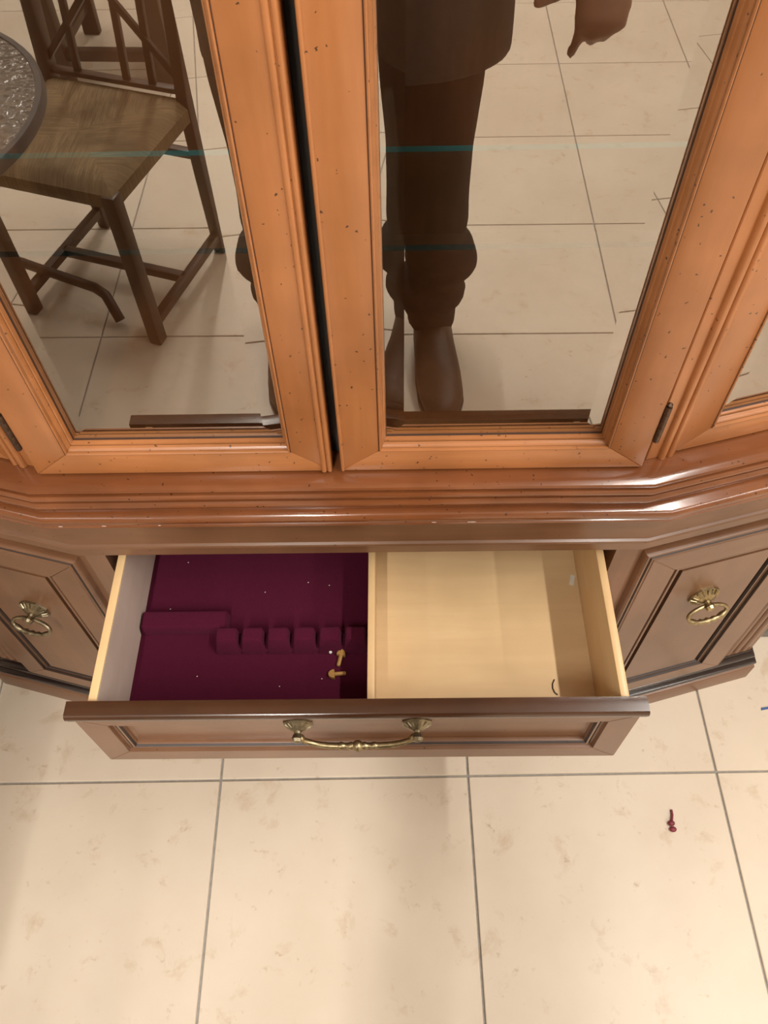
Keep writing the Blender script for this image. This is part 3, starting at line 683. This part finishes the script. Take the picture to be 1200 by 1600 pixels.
# right arm and pointing hand
sh, el, wr = (.245, -.985, 1.42), (.385, -.94, 1.15), (.375, -.745, .995)
body.loft([(*sh, .055), ((sh[0]+el[0])/2, (sh[1]+el[1])/2, (sh[2]+el[2])/2, .046), (*el, .042), ((el[0]+wr[0])/2, (el[1]+wr[1])/2, (el[2]+wr[2])/2, .036), (*wr, .027)])
body.loft([(*wr, .029, .020), (.374, -.715, .972, .037, .020), (.368, -.688, .944, .041, .019), (.364, -.672, .922, .039, .017), (.364, -.668, .912, .032, .012)], side=(1, 0, 0))
def finger(pts, r0, r1):
    n = len(pts); body.loft([(*p, r0+(r1-r0)*i/(n-1)) for i, p in enumerate(pts)], side=(1, 0, 0), n=8); body.ball(pts[-1], r1, n=8, m=6)
finger([(.343, -.680, .940), (.337, -.668, .915), (.333, -.668, .897), (.330, -.674, .881)], .0105, .0075)
finger([(.357, -.676, .932), (.357, -.664, .910), (.357, -.680, .896), (.357, -.700, .905)], .0105, .0085)
finger([(.375, -.678, .934), (.375, -.667, .912), (.374, -.682, .899), (.373, -.700, .908)], .0102, .0082)
finger([(.392, -.684, .940), (.391, -.674, .920), (.389, -.686, .908), (.387, -.701, .914)], .0092, .0075)
finger([(.350, -.715, .965), (.325, -.705, .960), (.298, -.694, .952), (.275, -.688, .945)], .0135, .0090)
# left arm raised with the phone
sh, el, wr = (-.108, -.985, 1.42), (-.080, -.80, 1.17), (-.045, -.660, 1.375)
body.loft([(*sh, .055), ((sh[0]+el[0])/2, (sh[1]+el[1])/2, (sh[2]+el[2])/2, .046), (*el, .042), ((el[0]+wr[0])/2, (el[1]+wr[1])/2, (el[2]+wr[2])/2, .036), (*wr, .027)])
body.loft([(*wr, .020, .028), (-.020, -.640, 1.405, .020, .036), (.004, -.624, 1.434, .018, .038), (.012, -.616, 1.448, .012, .03)])
fw = Vector((-0.0130, 0.5623, -0.8268)); upv = Vector((0.0117, 0.8269, 0.5622)); rtv = Vector((0.9998, -0.0024, -0.0173))   # the phone's own axes, tilted towards the drawer
PC = Vector((0.0509, -0.6143, 1.4849))
for k, q in enumerate((-.045, -.022, .0, .020)):
    a0 = Vector((-.012+.006*k, -.630+.004*k, 1.418+.010*k)); b0 = PC + upv*(q-.004) - rtv*.043 + fw*.002
    c0 = PC + upv*(q-.002) - rtv*.028 + fw*.012
    finger([tuple(a0), tuple(a0.lerp(b0, .55)), tuple(b0), tuple(c0)], .0098, .0075)
finger([(-.005, -.640, 1.412), tuple(PC - upv*.070 - rtv*.02 - fw*.012), tuple(PC - upv*.045 + rtv*.005 - fw*.013)], .012, .0095)
bo = under(remeshed(body, 'body', 'skin', .0055, 4), per)
def P_(o, parent=per): return under(o, parent)
# trousers: gathered in folds above the shoes
tr_ = MB()
for (fx, fy), sg in ((RF, 1), (LF, -1)):
    tr_.loft([(fx-.006*sg, fy+.0, .070, .060, .068), (fx-.004*sg, fy+.0, .105, .060, .070), (fx-.010*sg, fy+.005, .135, .064, .078), (fx-.014*sg, fy+.005, .165, .080, .092), (fx-.004*sg, fy+.005, .195, .084, .094), (fx, fy+.01, .220, .064, .078), (fx+.004*sg, fy+.01, .245, .070, .080), (fx+.012*sg, fy+.01, .272, .088, .092), (fx+.008*sg, fy+.015, .298, .078, .086), (fx-.006*sg, fy+.015, .325, .070, .080),
              (fx-.010*sg, fy+.02, .38, .078, .084), (fx-.012*sg, fy+.03, .46, .076, .084), (fx-.010*sg, fy+.02, .56, .076, .090), (fx-.010*sg, fy+.01, .68, .088, .100), (fx-.014*sg, fy+.01, .84, .098, .112), (fx-.022*sg, fy+.01, .96, .09, .11)], n=20)
tr_.loft([(.068, -.99, .84, .15, .11), (.068, -.99, .93, .19, .125), (.068, -.99, 1.0, .18, .12)], n=24)
P_(remeshed(tr_, 'trousers', 'trouser', .008, 5))
jk = MB()
jk.loft([(.082, -.985, .742, .202, .138), (.082, -.985, .75, .205, .142), (.082, -.985, .80, .204, .142), (.079, -.985, .90, .202, .14), (.072, -.985, 1.02, .204, .138), (.070, -.985, 1.2, .207, .14), (.072, -.985, 1.36, .20, .138), (.068, -.985, 1.43, .185, .11), (.068, -.98, 1.48, .09, .085), (.068, -.975, 1.50, .075, .08)], n=32)
for sh, el, wr in (((.25, -.985, 1.41), (.392, -.94, 1.15), (.378, -.765, 1.015)), ((-.100, -.985, 1.41), (-.080, -.80, 1.165), (-.062, -.678, 1.355))):
    m1 = [(a+b)/2 for a, b in zip(sh, el)]; m2 = [(a+b)/2 for a, b in zip(el, wr)]
    q0 = (sh[0]*.35+.068*.65, sh[1], 1.405); q1 = (sh[0]*.72+.068*.28, sh[1], 1.408)
    jk.loft([(*q0, .045), (*q1, .066), (sh[0]+(.012 if sh[0] > 0 else -.022), sh[1]+.004, 1.385, .082), ((sh[0]*.7+m1[0]*.3)-(0 if sh[0] > 0 else .012), sh[1]+(.01 if sh[0] > 0 else .045), 1.335, .082), (*m1, .066), (*el, .062), (*m2, .054), (*wr, .045)], n=16)
P_(remeshed(jk, 'jacket', 'cloth_d', .008, 3))
for (fx, fy), sg in ((RF, 1), (LF, -1)):
    sm = MB(); tx_ = fx + .014*sg
    sm.loft([(fx-.002, fy-.085, .045, .020, .030), (fx-.002, fy-.070, .050, .040, .045), (fx-.002, fy, .058, .048, .056), (fx+.002*sg, fy+.08, .055, .050, .052), (fx+.008*sg, fy+.16, .042, .056, .040), (tx_, fy+.225, .036, .054, .034), (tx_, fy+.262, .031, .044, .028), (tx_, fy+.285, .028, .026, .018)], n=20)
    s_ = P_(remeshed(sm, 'shoe', 'shoe', .006, 4))
    so = MB(); out = [(-.085, .020), (-.06, .042), (0, .048), (.08, .051), (.16, .057), (.225, .055), (.265, .044), (.29, .022)]
    L_ = [(fx + (tx_-fx)*max(0, min(1, y/.22)) - w, fy+y) for y, w in out]; R_ = [(fx + (tx_-fx)*max(0, min(1, y/.22)) + w, fy+y) for y, w in reversed(out)]
    so.rings([[(x, y, z) for x, y in L_+R_] for z in (0, .018)]); P_(so.build('sole', 'black', bevel=.003, seg=1), s_)
hr = MB(); hr.loft([(.066, -.985, 1.60, .045, .03), (.066, -.975, 1.64, .076, .065), (.066, -.962, 1.69, .083, .086), (.066, -.955, 1.74, .080, .092), (.066, -.952, 1.777, .055, .065), (.066, -.952, 1.79, .015, .02)], n=20)
P_(remeshed(hr, 'hair', 'hair', .007, 3))
for sx in (-1, 1):
    P_(MB().ball((.066+sx*.030, -.8575, 1.655), .0105, .008, .0055, 12, 8).build('eye', 'white', smooth=True))
    P_(MB().ball((.066+sx*.030, -.8505, 1.654), .0046, .003, .0046, 10, 6).build('iris', 'black', smooth=True))
    P_(MB().loft([(.066+sx*.016, -.850, 1.674, .003), (.066+sx*.030, -.847, 1.678, .004), (.066+sx*.046, -.855, 1.674, .002)], side=(0, 0, 1), n=8).build('eyebrow', 'hair', smooth=True))
ph = MB()
def pp(a, b, c): return PC + rtv*a + upv*b - fw*c
ph.add([pp(x, y, z) for z in (0, .008) for x, y in ((-.036, -.072), (.036, -.072), (.036, .072), (-.036, .072))], [(3,2,1,0),(4,5,6,7),(0,1,5,4),(1,2,6,5),(2,3,7,6),(3,0,4,7)])
tag(ph.build('phone', 'black', bevel=.003), 'black phone held up in the person\'s left hand', 'phone')
